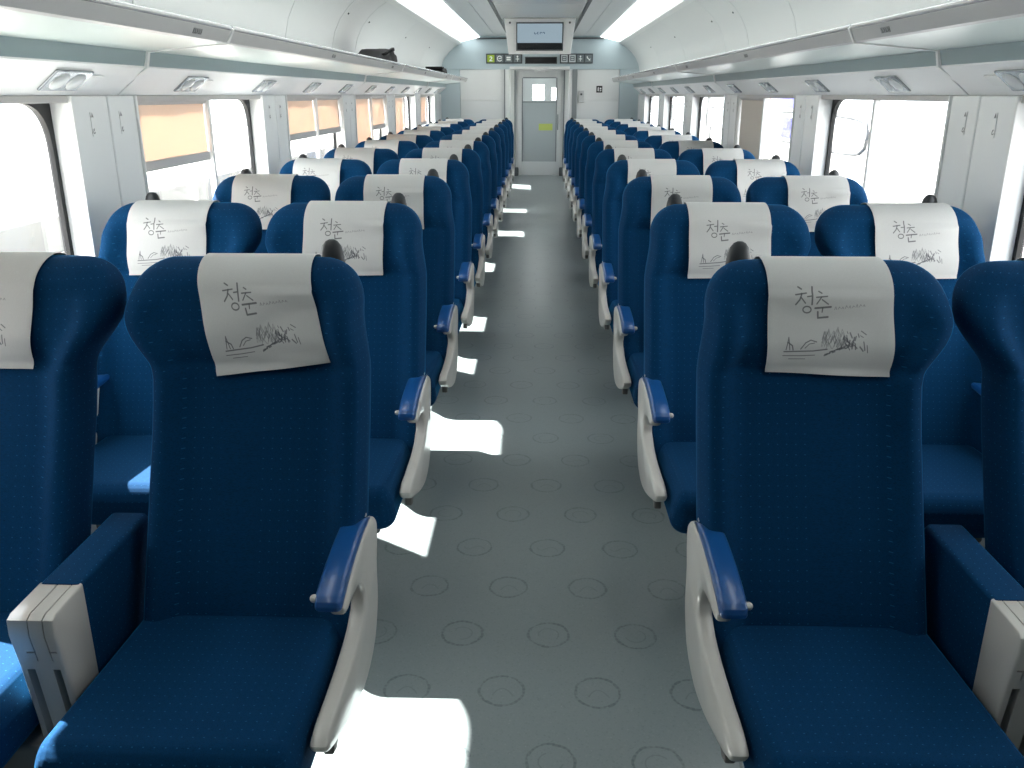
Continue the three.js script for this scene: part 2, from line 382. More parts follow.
// luggage racks with the lamp panel under them
const rackEnds = [[-0.8, 3.2], [3.2, 7.2], [7.2, 11.2], [11.2, 13.45]];
const stickerMap = canvasTexture(96, 32, (c, w, h) => { c.fillStyle = '#8d9090'; c.fillRect(0, 0, w, h); c.strokeStyle = '#3d4143'; c.lineWidth = 5; for (let k = 0; k < 4; k++) { c.beginPath(); c.moveTo(10 + k * 22, 6); c.lineTo(24 + k * 22, 26 - (k % 2) * 8); c.lineTo(12 + k * 22, 26); c.stroke(); } });
const stickerMat = std('#ffffff', 0.5, { map: stickerMap });
for (const side of [-1, 1]) rackEnds.forEach(([a, b], k) => {
  const t = thing('luggage_rack', 'long overhead luggage rack on the ' + (side < 0 ? 'peach' : 'grey') + ' blind side, ' + ['fourth', 'third', 'second', 'first'][k] + ' section from the end door', 'luggage rack', [side * 1.28, 1.475, -(a + b) / 2], 'overhead luggage racks');
  const off = (g) => { g.translate(-side * 1.28, -1.475, (a + b) / 2); return g; };
  const e = 0.008;
  part('shelf', off(sweep([[1.372, 1.622], [1.1, 1.648], [1.1, 1.662], [1.38, 1.664], [1.52, 1.66], [1.52, 1.64]], a + e, b - e, side)), M.rackShelf, t);
  part('front_lip', off(sweep([[1.1, 1.646], [1.084, 1.65], [1.066, 1.688], [1.072, 1.694], [1.1, 1.68]], a + e, b - e, side)), M.rackLip, t);
  const rail = new THREE.CylinderGeometry(0.009, 0.009, b - a - 2 * e, 12); rail.rotateX(Math.PI / 2); rail.translate(side * 1.07, 1.697, -(a + b) / 2);
  part('edge_rail', off(rail), M.rackRail, t);
  part('fascia', off(sweep([[1.388, 1.57], [1.374, 1.622], [1.5, 1.642], [1.5, 1.57]], a + e, b - e, side)), M.rackFascia, t);
  const panel = part('lamp_panel', off(sweep([[1.5, 1.476], [1.386, 1.568], [1.386, 1.573], [1.52, 1.573], [1.52, 1.476]], a + e, b - e, side)), M.lampPanel, t);
  // joint strip at the near end of each section
  const jx = [[1.522, 1.474], [1.378, 1.566], [1.366, 1.618], [1.082, 1.644], [1.058, 1.692], [1.07, 1.702], [1.1, 1.672], [1.385, 1.66], [1.522, 1.65]];
  if (k) part('joint_strip', off(sweep(jx, a - e, a + e, side)), M.trimWhite, t);
  for (let n = -2; n < 12; n++) {
    const d = 2.75 + n; if (d < a + 0.15 || d > b - 0.15) continue;
    // reading lamp fitting: tilted plate, two round lenses, small switch plate
    const nx = -0.628, ny = -0.778;      // outward normal of the sloping panel (right-hand side)
    const put = (g, u, v, out) => {     // u along the car, v up the slope
      const m = new THREE.Matrix4().makeBasis(new THREE.Vector3(0, 0, side > 0 ? 1 : -1).multiplyScalar(1), new THREE.Vector3(side * -0.778, 0.628, 0), new THREE.Vector3(side * nx, ny, 0));
      const px = 1.443 + v * -0.778 + nx * out, py = 1.522 + v * 0.628 + ny * out;
      g.applyMatrix4(m); g.translate(side * px, py, -d - u); return off(g);
    };
    const plate = new RoundedBoxGeometry(0.22, 0.09, 0.008, 2, 0.003);
    const pl = part('reading_lamp', put(plate, 0, 0, 0.004), M.chrome, panel);
    for (const u of [-0.045, 0.05]) { const s = new THREE.SphereGeometry(0.036, 14, 8); s.scale(1.2, 1, 0.22); part('lens', put(s, u, 0, 0.008), M.lens, pl); }
    part('switch_plate', put(new RoundedBoxGeometry(0.09, 0.05, 0.005, 2, 0.002), 0.16, 0, 0.003), M.trimWhite, pl);
  }
  for (let n = 0; n < 8; n++) {
    const d = 2.9 + n * 1.9; if (d < a + 0.1 || d > b - 0.1) continue;
    const g = new THREE.BoxGeometry(0.07, 0.018, 0.002); g.rotateY(-side * Math.PI / 2); g.rotateZ(-side * -0.42); g.translate(side * 1.0735, 1.668, -d);
    part('rack_sticker', off(g), stickerMat, t);
  }
});

// ---------------------------------------------------------------- bulkhead, partition, end door
const frameBox = (x0, x1, y0, y1, d0, d1, r = 0) => box(x0, x1, y0, y1, -d1, -d0, r);
{
  const parts = [frameBox(-1.55, 1.55, 1.83, 2.45, DB, DB + 0.08)];
  const w = structure('wall_end', 'blue grey bulkhead over the end passage with sign boards', 'wall', merge(parts), M.bulkhead);
  for (const s of [-1, 1]) {
    const X = (a, b) => s < 0 ? [-b, -a] : [a, b];
    part('side_panel', frameBox(...X(1.2, 1.52), 0, 1.829, DB, DB + 0.08, 0.006), M.bulkhead, w);
    const p = part('partition_panel', frameBox(...X(0.53, 1.196), 1.39, 1.826, DB + 0.01, DB + 0.07, 0.006), M.partition, w);
    part('partition_panel', frameBox(...X(0.53, 1.196), 0, 1.384, DB + 0.01, DB + 0.07, 0.006), M.partition, w);
    part('jamb', frameBox(...X(0.45, 0.526), 0, 1.829, DB - 0.01, DB + 0.5, 0.008), M.trimWhite, w);
  }
  part('lintel', frameBox(-0.45, 0.45, 1.83, 1.87, DB - 0.012, DB + 0.5, 0.006), M.trimWhite, w);
  part('door_pocket_strip', frameBox(0.49, 0.565, 0.2, 1.83, DB - 0.035, DB - 0.008, 0.008), M.steel, w);
  part('door_pocket_strip', frameBox(-0.535, -0.515, 0.2, 1.83, DB - 0.02, DB - 0.004, 0.004), M.steel, w);
  part('ceiling_slot', frameBox(-0.95, 0.95, 2.25, 2.272, DB - 0.02, DB, 0), M.trimDark, w);
}
structure('trim_4', 'vestibule ceiling beyond the bulkhead', 'ceiling', frameBox(-1.55, 1.55, 2.1, 2.14, DB + 0.08, DE), M.partition);
// vestibule end wall around the door
const doorW = 0.46, doorH = 1.93;
{
  const w = structure('wall_far', 'white vestibule wall around the glazed end door', 'wall', merge([
    frameBox(-1.55, -doorW, 0, 2.12, DE, DE + 0.1), frameBox(doorW, 1.55, 0, 2.12, DE, DE + 0.1), frameBox(-doorW, doorW, doorH, 2.45, DE, DE + 0.1), frameBox(-1.55, 1.55, 2.12, 2.45, DE, DE + 0.1)]), M.partition);
  for (const s of [-1, 1]) part('floor_stop', frameBox(s * 0.43 - 0.045, s * 0.43 + 0.045, 0, 0.16, DE - 0.06, DE, 0.02), M.trimDark, w);
  for (const x of [-doorW + 0.005, doorW - 0.005]) part('frame_strip', frameBox(x - 0.012, x + 0.012, 0, doorH, DE - 0.02, DE + 0.02, 0.003), M.steel, w);
  part('frame_strip', frameBox(-doorW, doorW, doorH - 0.03, doorH, DE - 0.02, DE + 0.02, 0.004), M.steel, w);
}
{
  const t = thing('door_1', 'white framed sliding end door with frosted glass and clear top window', 'door', [0, 0, -DE - 0.05]);
  t.userData.kind = 'structure';
  const f = (x0, x1, y0, y1, z0 = -0.02, z1 = 0.02, r = 0.006) => box(x0, x1, y0, y1, z0, z1, r);
  part('door_frame', merge([f(-0.44, -0.31, 0.01, 1.9), f(0.31, 0.44, 0.01, 1.9), f(-0.31, 0.31, 1.76, 1.9), f(-0.31, 0.31, 0.01, 0.26)]), M.door, t);
  part('frosted_pane', f(-0.31, 0.31, 0.26, 1.34, -0.005, 0.005, 0), M.frosted, t);
  part('clear_pane', f(-0.31, 0.31, 1.34, 1.76, -0.003, 0.003, 0), M.glass, t);
  const h = new THREE.CapsuleGeometry(0.012, 0.26, 6, 12); h.translate(0.345, 0.98, 0.05);
  part('door_handle', h, M.steel, t);
  part('sticker', f(-0.01, 0.25, 0.83, 0.95, 0.0055, 0.0065, 0), std('#c2cf6c', 0.5), t);
  for (const x of [-0.318, 0.318]) part('pane_strip', f(x - 0.01, x + 0.01, 0.26, 1.76, 0.018, 0.026, 0.002), M.steel, t);
  part('pane_strip', f(-0.31, 0.31, 1.33, 1.35, 0.0, 0.014, 0.002), M.steel, t);
  part('pane_strip', f(-0.31, 0.31, 1.755, 1.775, 0.018, 0.026, 0.002), M.steel, t);
  part('closer_plate', f(-0.1, 0.1, 1.86, 1.9, 0.02, 0.035), M.trimWhite, t);
}
// gangway beyond with its own glazed door
{
  const g = structure('trim_5', 'grey gangway passage seen through the end door', 'passage', merge([
    frameBox(-0.75, -0.7, 0, 2.1, DE + 0.1, DE + 1.6), frameBox(0.7, 0.75, 0, 2.1, DE + 0.1, DE + 1.6), frameBox(-0.75, 0.75, 2.06, 2.1, DE + 0.1, DE + 1.6), frameBox(-0.75, 0.75, -0.1, 0, DE + 0.1, DE + 1.6)]), M.wallLower);
  const t = thing('door_2', 'grey gangway door with small bright window', 'door', [0, 0, -DE - 1.6]);
  t.userData.kind = 'structure';
  part('door_leaf', merge([box(-0.75, -0.14, 0, 2.1, -0.03, 0), box(0.1, 0.24, 0, 2.1, -0.03, 0), box(0.34, 0.75, 0, 2.1, -0.03, 0), box(-0.14, 0.1, 0, 1.36, -0.03, 0), box(-0.14, 0.1, 1.66, 2.1, -0.03, 0), box(0.24, 0.34, 0, 1.36, -0.03, 0), box(0.24, 0.34, 1.6, 2.1, -0.03, 0)]), M.wallLower, t);
  part('door_glass', box(-0.14, 0.1, 1.36, 1.66, -0.02, -0.014), M.glass, t);
  part('door_glass', box(0.24, 0.34, 1.36, 1.6, -0.02, -0.014), M.glass, t);
}
for (const [d, y, lab, pw] of [[15.3, 2.09, 'square ceiling lamp in the vestibule beyond the bulkhead', 5], [DE + 0.85, 2.05, 'square ceiling lamp in the gangway behind the end door', 9]]) {
  const l = thing('ceiling_lamp', lab, 'lamp', [0, y, -d]);
  part('lamp_frame', box(-0.25, 0.25, -0.02, 0.01, -0.25, 0.25, 0.006), M.trimWhite, l);
  part('diffuser', box(-0.22, 0.22, -0.026, -0.019, -0.22, 0.22, 0.003), std('#f4f6f6', 0.5, { emissive: new THREE.Color().setRGB(...LAMP_RGB), emissiveIntensity: LAMP_GLOW }), l);
  const rl = new THREE.RectAreaLight(new THREE.Color().setRGB(...LAMP_RGB), pw, 0.42, 0.42);
  rl.name = 'lamp_light'; rl.position.set(0, -0.032, 0); rl.rotation.x = -Math.PI / 2; l.add(rl);
}
// pictogram boards, display, monitor
function signMap(icons) {
  return canvasTexture(512, 128, (c, w, h) => {
    c.fillStyle = '#3f474a'; c.fillRect(0, 0, w, h);
    icons.forEach((k, i) => {
      const x = i * 128 + 12, s = 104; c.save(); c.translate(x, 12);
      c.fillStyle = k === 'two' ? '#9fb83a' : k === 'light' ? '#c9d0d0' : '#6d777a'; c.fillRect(0, 0, s, s);
      c.strokeStyle = c.fillStyle = k === 'light' ? '#59646a' : '#eef2f0'; c.lineWidth = 11; c.lineCap = 'round';
      if (k === 'two') { c.font = 'bold 92px sans-serif'; c.textAlign = 'center'; c.textBaseline = 'middle'; c.fillText('2', s / 2, s / 2 + 4); }
      if (k === 'ring') { c.beginPath(); c.arc(52, 52, 34, 0.6, 5.6); c.stroke(); c.beginPath(); c.moveTo(40, 52); c.lineTo(80, 44); c.stroke(); }
      if (k === 'seats') { c.fillRect(22, 26, 60, 22); c.fillRect(22, 56, 60, 22); }
      if (k === 'person') { c.beginPath(); c.arc(52, 24, 13, 0, 7); c.fill(); c.beginPath(); c.moveTo(52, 42); c.lineTo(52, 88); c.moveTo(30, 58); c.lineTo(74, 58); c.stroke(); }
      if (k === 'light') { c.beginPath(); c.rect(24, 24, 56, 56); c.moveTo(24, 52); c.lineTo(80, 52); c.stroke(); }
      if (k === 'slash') { c.beginPath(); c.moveTo(26, 30); c.lineTo(74, 78); c.moveTo(60, 74); c.lineTo(80, 58); c.moveTo(34, 24); c.lineTo(34, 50); c.stroke(); }
      c.restore();
    });
  });
}
for (const [x0, x1, icons, label] of [[-0.8, -0.26, ['two', 'ring', 'seats', 'person'], 'dark sign board of pictograms with a yellow green number two'], [0.3, 0.79, ['light', 'light', 'person', 'slash'], 'dark sign board of four grey pictograms over the passage']]) {
  const t = thing('pictogram_sign', label, 'sign', [(x0 + x1) / 2, 1.91, -DB + 0.014]);
  const L = (x1 - x0) / 2;
  part('backing', box(-L, L, 0, 0.14, -0.014, 0.008, 0.004), M.trimDark, t);
  const face = new THREE.PlaneGeometry(2 * L - 0.012, 0.128); face.translate(0, 0.07, 0.0095);
  part('printed_face', face, std('#ffffff', 0.5, { map: signMap(icons) }), t);
}
{
  const t = thing('text_display', 'black unlit text display above the passage', 'display', [0.02, 1.905, -DB + 0.014]);
  part('housing', box(-0.24, 0.24, 0, 0.1, -0.014, 0.012, 0.006), M.trimDark, t);
  part('screen', box(-0.225, 0.225, 0.012, 0.088, 0.012, 0.016), M.black, t);
  const p = thing('notice_plate', 'small black square notice on the white partition', 'sign', [0.9, 1.5, -DB - 0.005]);
  part('plate', box(-0.045, 0.045, 0, 0.095, -0.006, 0.006, 0.002), M.black, p);
  part('pictogram', merge([box(-0.025, -0.008, 0.02, 0.075, 0.006, 0.008), box(0.006, 0.03, 0.045, 0.07, 0.006, 0.008), box(0.006, 0.03, 0.02, 0.035, 0.006, 0.008)]), M.trimWhite, p);
  const c = thing('control_box', 'small grey control box beside the passage', 'box', [0.63, 1.36, -DB - 0.005]);
  part('housing', box(-0.04, 0.04, 0, 0.17, -0.01, 0.03, 0.008), M.rackLip, c);
  part('button', box(-0.015, 0.015, 0.1, 0.13, 0.03, 0.036, 0.004), M.trimDark, c);
}
{
  const t = thing('ceiling_monitor', 'white framed monitor hanging from the ceiling over the aisle', 'monitor', [0.0, 1.9, -10.25]);
  const g = new THREE.Group(); 
  const tilt = -0.06;
  const R = (q) => { q.translate(0, -0.37, 0); q.rotateX(-tilt); q.translate(0, 0.37, 0); return q; };
  // tapering housing, wider at the top
  const s = new THREE.Shape([[-0.345, 0], [0.345, 0], [0.395, 0.37], [-0.395, 0.37]].map((p) => new THREE.Vector2(...p)));
  const h = new THREE.ExtrudeGeometry(s, { depth: 0.14, bevelEnabled: true, bevelSize: 0.01, bevelThickness: 0.01, bevelOffset: -0.01, bevelSegments: 3 }); h.translate(0, 0, -0.15);
  part('housing', R(h), M.trimWhite, t);
  part('bezel', R(merge([box(-0.26, 0.26, 0.315, 0.33, 0, 0.012), box(-0.26, 0.26, 0.035, 0.048, 0, 0.012), box(-0.26, -0.248, 0.035, 0.33, 0, 0.012), box(0.248, 0.26, 0.035, 0.33, 0, 0.012)])), M.trimDark, t);
  const scr = canvasTexture(512, 288, (c, w, hh) => {
    c.fillStyle = '#a9bfcc'; c.fillRect(0, 0, w, hh * 0.74); c.fillStyle = '#15181b'; c.fillRect(0, hh * 0.74, w, hh * 0.26);
    c.strokeStyle = '#3b5876'; c.lineWidth = 7; for (let k = 0; k < 4; k++) { c.beginPath(); c.arc(205 + k * 32, 105, 10, k, k + 4.2); c.stroke(); }
  });
  const pane = new THREE.PlaneGeometry(0.496, 0.267); pane.translate(0, 0.1815, 0.006);
  part('screen', R(pane), std('#1a1a1a', 0.2, { emissive: '#ffffff', emissiveMap: scr, emissiveIntensity: 0.6 }), t);
  for (const x of [-0.33, 0.33]) { const k = new THREE.CylinderGeometry(0.012, 0.012, 0.01, 10); k.rotateX(Math.PI / 2); k.translate(x, 0.325, 0.004); part('lock', R(k), M.trimDark, t); }
  part('hanger', box(-0.3, 0.3, 0.36, 0.374, -0.16, -0.02), M.trimWhite, t);
}
// seat markers on the pillars: small plates with two dark marks
const markerMap = canvasTexture(32, 128, (c, w, h) => {
  c.fillStyle = '#e6e8e8'; c.fillRect(0, 0, w, h); c.strokeStyle = '#3a3e40'; c.lineWidth = 5;
  c.beginPath(); c.moveTo(8, 28); c.lineTo(16, 8); c.lineTo(24, 28); c.moveTo(10, 22); c.lineTo(22, 22); c.stroke();
  c.beginPath(); c.arc(16, 104, 8, 0, 5); c.moveTo(10, 92); c.lineTo(22, 88); c.stroke();
});
const markerMat = std('#ffffff', 0.5, { map: markerMap });
for (const side of [-1, 1]) for (let k = 0; k < 6; k++) for (const off of [-0.11, 0.1]) {
  const d = 3.09 + 2 * k + off; if (d > 13.3) continue;
  const g = new THREE.BoxGeometry(0.022, 0.078, 0.002); g.rotateY(-side * Math.PI / 2);
  single('seat_marker', 'small seat marker, ' + (off > 0 ? 'door side' : 'other') + ' panel of the ' + ordinal[6 - k] + ' pillar from the door, ' + (side < 0 ? 'peach' : 'grey') + ' blind wall', 'marker', g, markerMat, [side * (XW - 0.006), 1.383, -d], 'seat markers of the ' + (side < 0 ? 'peach' : 'grey') + ' blind wall');
}

// ---------------------------------------------------------------- seats
// local frame of one double seat: x from the aisle centre, z towards the camera, z = 0 at d = 1.4 + row
const H = 1.136, T = 0.125;
const headW = 0.257, bodyW = 0.234;
const lean = (h) => -0.04 * (1 - smooth(0.9, 1.03, h));        // the lower back sits nearer the aisle
const spine = (h) => -0.2 - 0.43 * (h - 0.42) + 0.02 * smooth(0.8, 1.0, h);      // middle of the cushion
function halfWidth(h) {
  let w = bodyW + (headW - bodyW) * smooth(0.9, 1.03, h);
  const r = 0.095; if (h > H - r) w -= r * (1 - Math.sqrt(Math.max(0, 1 - ((h - H + r) / r) ** 2)));
  return w;
}
function halfDepth(h) {
  let t = T / 2 + 0.012 * smooth(0.93, 0.99, h) - 0.006 * Math.exp(-(((h - 0.928) / 0.011) ** 2));
  const r = 0.05; if (h > H - r) t *= Math.sqrt(Math.max(0.0004, 1 - ((h - H + r) / r) ** 2));
  if (h < 0.42) t *= 0.8 + 0.2 * smooth(0.38, 0.42, h);
  return t;
}
function frontZ(x, h) {
  const w = halfWidth(h), q = Math.min(1, Math.abs(x) / w), s = Math.sqrt(Math.max(0, 1 - q ** 4));
  return spine(h) + halfDepth(h) * Math.pow(s, 0.6) + bolster(q, h);
}
const bolster = (q, h) => 0.034 * smooth(0.62, 0.86, q) * (1 - smooth(0.94, 1, q)) * (1 - smooth(H - 0.11, H - 0.03, h)) - 0.012 * (1 - q * q) * (1 - smooth(H - 0.1, H, h));
const ringHeights = [0.38, 0.39, 0.41, 0.45];
for (let h = 0.5; h < 0.9; h += 0.05) ringHeights.push(h);
for (let h = 0.9; h < 1.03; h += 0.008) ringHeights.push(h);
for (let a = 0; a <= 12; a++) ringHeights.push(H - 0.095 + 0.0949 * Math.sin(a / 12 * Math.PI / 2));
const NR = 56;
const backrestGeo = loft(ringHeights.map((h) => {
  const w = halfWidth(h), t = halfDepth(h), out = [];
  for (let i = 0; i < NR; i++) {
    const a = -i / NR * Math.PI * 2, c = Math.cos(a), s = Math.sin(a);
    const x = w * Math.sign(c) * Math.pow(Math.abs(c), 0.5), q = Math.abs(x) / w;
    let z = spine(h) + t * Math.sign(s) * Math.pow(Math.abs(s), 0.6);
    if (s > 0) z += bolster(q, h) * Math.min(1, s * 3);
    out.push([x + lean(h), h, z]);
  }
  return out;
}), (p) => [p[0] + Math.sign(p[0]) * (spine(p[1]) - p[2]) * 0.9, p[1] * 1.09]);
// hard plastic back shell behind the cushion
const backShellGeo = loft([0.34, 0.36, 0.45, 0.55, 0.65, 0.75, 0.83, 0.85].map((h, j, a) => {
  const out = [], w = bodyW - 0.03, t = j === 0 || j === a.length - 1 ? 0.012 : 0.022, zc = spine(h) - T / 2 - 0.012;
  for (let i = 0; i < 24; i++) { const q = -i / 24 * 6.2832, c = Math.cos(q), s = Math.sin(q); out.push([-0.04 + w * Math.sign(c) * Math.abs(c) ** 0.4, h, zc + t * Math.sign(s) * Math.abs(s) ** 0.5]); }
  return out;
}), (p) => [p[0], p[1]]);
// seat cushion
function cushionGeo(w) {
  const g = new RoundedBoxGeometry(w, 0.118, 0.5, 9, 0.046), p = g.attributes.position;
  for (let i = 0; i < p.count; i++) {
    const x = p.getX(i), y = p.getY(i), z = p.getZ(i), q = Math.abs(x) / (w / 2);
    let dy = 0.02 * smooth(-0.25, 0.2, z) * (y > 0 ? 1 : 0.2);
    if (y > 0) dy += 0.016 * smooth(0.55, 0.85, q) * (1 - smooth(0.9, 1, q)) - 0.012 * (1 - q) * (1 - smooth(0.1, 0.24, z));
    p.setXYZ(i, x, y + dy + 0.357, z + 0.03 + (y < 0 ? -0.03 * smooth(0, 0.25, z) : 0));
  }
  g.computeVertexNormals();
  return metric(toCreasedNormals(g, 1.2));
}
const cushA = cushionGeo(0.452), cushB = cushionGeo(0.462);
// white side shell with the armrest on it
const shellOutline = [[-0.29, 0.6], [-0.2, 0.602], [-0.1, 0.592], [-0.02, 0.575], [0.012, 0.562], [0.01, 0.548], [-0.05, 0.545], [-0.12, 0.53], [-0.15, 0.49], [-0.13, 0.45], [-0.05, 0.43], [0.08, 0.425], [0.17, 0.425], [0.205, 0.41], [0.19, 0.388], [0.08, 0.343], [-0.04, 0.306], [-0.14, 0.295], [-0.235, 0.323], [-0.288, 0.4], [-0.296, 0.48], [-0.315, 0.53], [-0.318, 0.575]];
const shellGeo = sideCut(shellOutline, 0.345, 0.034, 0.011, true);
const padOutline = [[-0.28, 0.603], [-0.22, 0.618], [-0.1, 0.612], [-0.02, 0.598], [0.018, 0.582], [0.022, 0.562], [0.005, 0.556], [-0.1, 0.585], [-0.2, 0.596]];
const padGeo = sideCut(padOutline, 0.352, 0.052, 0.01, true);
const buttonGeo = new THREE.CapsuleGeometry(0.008, 0.014, 4, 10); buttonGeo.rotateZ(Math.PI / 2); buttonGeo.translate(0.4, 0.578, 0.004);
const hingeGeo = new THREE.SphereGeometry(0.014, 12, 8); hingeGeo.scale(1, 0.8, 1.2); hingeGeo.translate(0.372, 0.612, -0.272);
const hookGeo = sideCut([[0.1, 0.352], [0.14, 0.368], [0.145, 0.343], [0.12, 0.335]], 0.352, 0.02, 0.004);
// centre console: upholstered block and slotted plastic front
const consoleGeo = sideCut([[-0.3, 0.33], [-0.3, 0.585], [-0.285, 0.602], [0.006, 0.602], [0.006, 0.33]], 0.848, 0.084, 0.012);
let consoleFrontGeo;
{
  const solid = sideCut([[0.0, 0.6], [0.098, 0.598], [0.112, 0.592], [0.114, 0.56], [0.1, 0.48], [0.085, 0.36], [0.07, 0.2], [0.06, 0.09], [-0.04, 0.09], [-0.035, 0.25], [-0.005, 0.33], [0.0, 0.4], [0.0, 0.48]], 0.846, 0.088, 0.007);
  const ev = new Evaluator(); ev.attributes = ['position', 'normal', 'uv'];
  const cut = (g, x0, x1, y0, y1, z0, z1) => { const A = new Brush(g), B = new Brush(new THREE.BoxGeometry(x1 - x0, y1 - y0, z1 - z0).toNonIndexed()); B.position.set((x0 + x1) / 2, (y0 + y1) / 2, (z0 + z1) / 2); A.updateMatrixWorld(); B.updateMatrixWorld(); return ev.evaluate(A, B, SUBTRACTION).geometry; };
  let g = solid;
  g = cut(g, 0.858, 0.872, 0.12, 0.48, 0.03, 0.2); g = cut(g, 0.905, 0.92, 0.12, 0.48, 0.03, 0.2);
  g = cut(g, 0.8655, 0.8675, 0.5, 0.65, -0.0, 0.2); g = cut(g, 0.893, 0.895, 0.5, 0.65, -0.0, 0.2);
  g = cut(g, 0.854, 0.868, 0.52, 0.524, 0.09, 0.2); g = cut(g, 0.893, 0.91, 0.52, 0.524, 0.09, 0.2);
  consoleFrontGeo = g;
}
const slotGeo = merge([box(0.858, 0.872, 0.13, 0.47, 0.031, 0.036), box(0.905, 0.92, 0.13, 0.47, 0.031, 0.036)]);
// dark grab knob behind the shoulder
const knobGeo = loft([[-0.1, 0.018, 0.012, 0.081], [-0.06, 0.026, 0.014, 0.04], [-0.02, 0.03, 0.018, 0.008], [0, 0.03, 0.018, 0], [0.03, 0.03, 0.019, 0], [0.055, 0.027, 0.018, 0], [0.072, 0.022, 0.015, 0], [0.082, 0.014, 0.01, 0], [0.086, 0.006, 0.004, 0]].map(([y, rx, rz, dz]) => Array.from({ length: 18 }, (_, i) => [rx * Math.cos(-i / 18 * 6.2832), y, dz + rz * Math.sin(-i / 18 * 6.2832)])), (p) => [p[0], p[1]]);
const XA = 0.633, XB = 1.173, UX = 0.9;
function place(g, x, y = 0, z = 0) { const q = g.clone(); q.translate(x - UX, y, z); return q; }
const knobZ = spine(H) - 0.106;
const pieces = [
  ['backrest', place(backrestGeo, XA), M.fabric], ['backrest', place(mirrored(backrestGeo), XB), M.fabric],
  ['back_panel', place(backShellGeo, XA), M.backPanel], ['back_panel', place(mirrored(backShellGeo), XB), M.backPanel],
  ['seat_cushion', place(cushA, 0.613), M.fabric], ['seat_cushion', place(cushB, 1.175), M.fabric],
  ['centre_armrest', place(consoleGeo, 0), M.fabric],
  ['armrest_front', place(consoleFrontGeo, 0), M.shell, 'centre_armrest'],
  ['side_shell', place(shellGeo, 0), M.shell],
  ['arm_pad', place(padGeo, 0), M.armPad, 'side_shell'], ['release_button', place(buttonGeo, 0), M.shell, 'side_shell'], ['hinge_cap', place(hingeGeo, 0), M.shell, 'side_shell'],
  ['foot_hook', place(hookGeo, 0), M.shellDark, 'side_shell'],
  ['side_shell', place(mirrored(shellGeo), 0.345 + 0.379 + 1.06), M.shell],
  ['arm_pad', place(mirrored(padGeo), 0.345 + 0.379 + 1.06), M.armPad, 'side_shell'],
  ['grab_knob', place(knobGeo, 0.473, H - 0.063, knobZ), M.knob], ['grab_knob', place(knobGeo, 1.33, H - 0.063, knobZ), M.knob],
  ['seat_frame', merge([place(box(0.46, 1.33, 0.22, 0.302, -0.22, 0.1, 0.01), 0)]), M.pedestal],
  ['pedestal', merge([place(box(0.72, 1.08, 0.02, 0.225, -0.2, 0.05, 0.02), 0), place(box(0.62, 1.18, 0, 0.025, -0.24, 0.1, 0.006), 0)]), M.pedestal],
];
const leftPieces = pieces.map(([n, g, m, p]) => [n, mirrored(g), m, p]);
function buildSeat(list) {
  const o = new THREE.Group(); let last = {};
  for (const [n, g, m, p] of list) last[n] = part(n, g, m, p ? last[p] : o);
  return o;
}
const protos = { '1': buildSeat(pieces), '-1': buildSeat(leftPieces) };
const ROWS = 12;
const sideWord = (s) => s < 0 ? 'peach blind' : 'grey blind';
for (const s of [1, -1]) for (let n = 0; n < ROWS; n++) {
  const o = protos[s].clone(); o.name = numbered('double_seat'); scene.add(o);
  o.position.set(s * UX, 0, -(1.4 + n));
  o.userData = { label: 'blue double train seat on the ' + sideWord(s) + ' side, ' + ordinal[ROWS - n] + ' row from the end door', category: 'train seat', group: 'blue double seats along the aisle' };
}
// ---------------------------------------------------------------- headrest cloths
function coverGeo(skew, slant, sd, wid = 0.26, drop = 0.215) {
  const r = () => { sd = (sd * 16807) % 2147483647; return sd / 2147483647; };
  const f = Array.from({ length: 6 }, () => [r() * 30 - 15, r() * 30 + 6, r() * 6.28, 0.0016 + 0.0024 * r()]);
  const b = 0.05, gap = 0.006, flat = drop - b, arc = 0.19, tail = 0.015, L = flat + arc + tail;
  const face = (h) => halfDepth(Math.min(h, H - b)) - 0.004 * (1 - smooth(H - 0.1, H - b, h));
  return cloth(22, 44, (u, v) => {
    const x0 = (u - 0.5) * wid, len = v * L;      // v runs from the front hem up, over the top and down behind
    const wr = Math.max(0, f.reduce((a, [kx, ky, ph, am]) => a + am * Math.sin(kx * x0 * 1.6 + ky * len + ph), 0) + 0.001);
    let x = x0, y, z;
    if (len < flat) {
      const down = flat - len;
      y = H - b - down * (1 - slant * x0 / flat); x = x0 + skew * (down + b);
      z = spine(y) + face(y) + gap + wr;
    } else if (len < flat + arc) {
      const a = (len - flat) / arc * Math.PI, t = halfDepth(H - b) + gap;
      y = H - b + (b + gap) * Math.sin(a); z = spine(y) + t * Math.cos(a); x = x0 + skew * b * (1 - Math.sin(Math.min(a, Math.PI / 2)));
    } else {
      const down = len - flat - arc; y = H - b - down; z = spine(y) - halfDepth(y) - gap;
    }
    return [x, y, z];
  }, 0.0012);
}
const coverVariants = [coverGeo(0, 0, 11), coverGeo(0.02, 0.02, 57), coverGeo(-0.03, -0.03, 301), coverGeo(-0.01, 0.015, 907)];
const coverTilted = coverGeo(0.24, 0.12, 77, 0.245), coverRight = coverGeo(-0.02, -0.03, 1201);
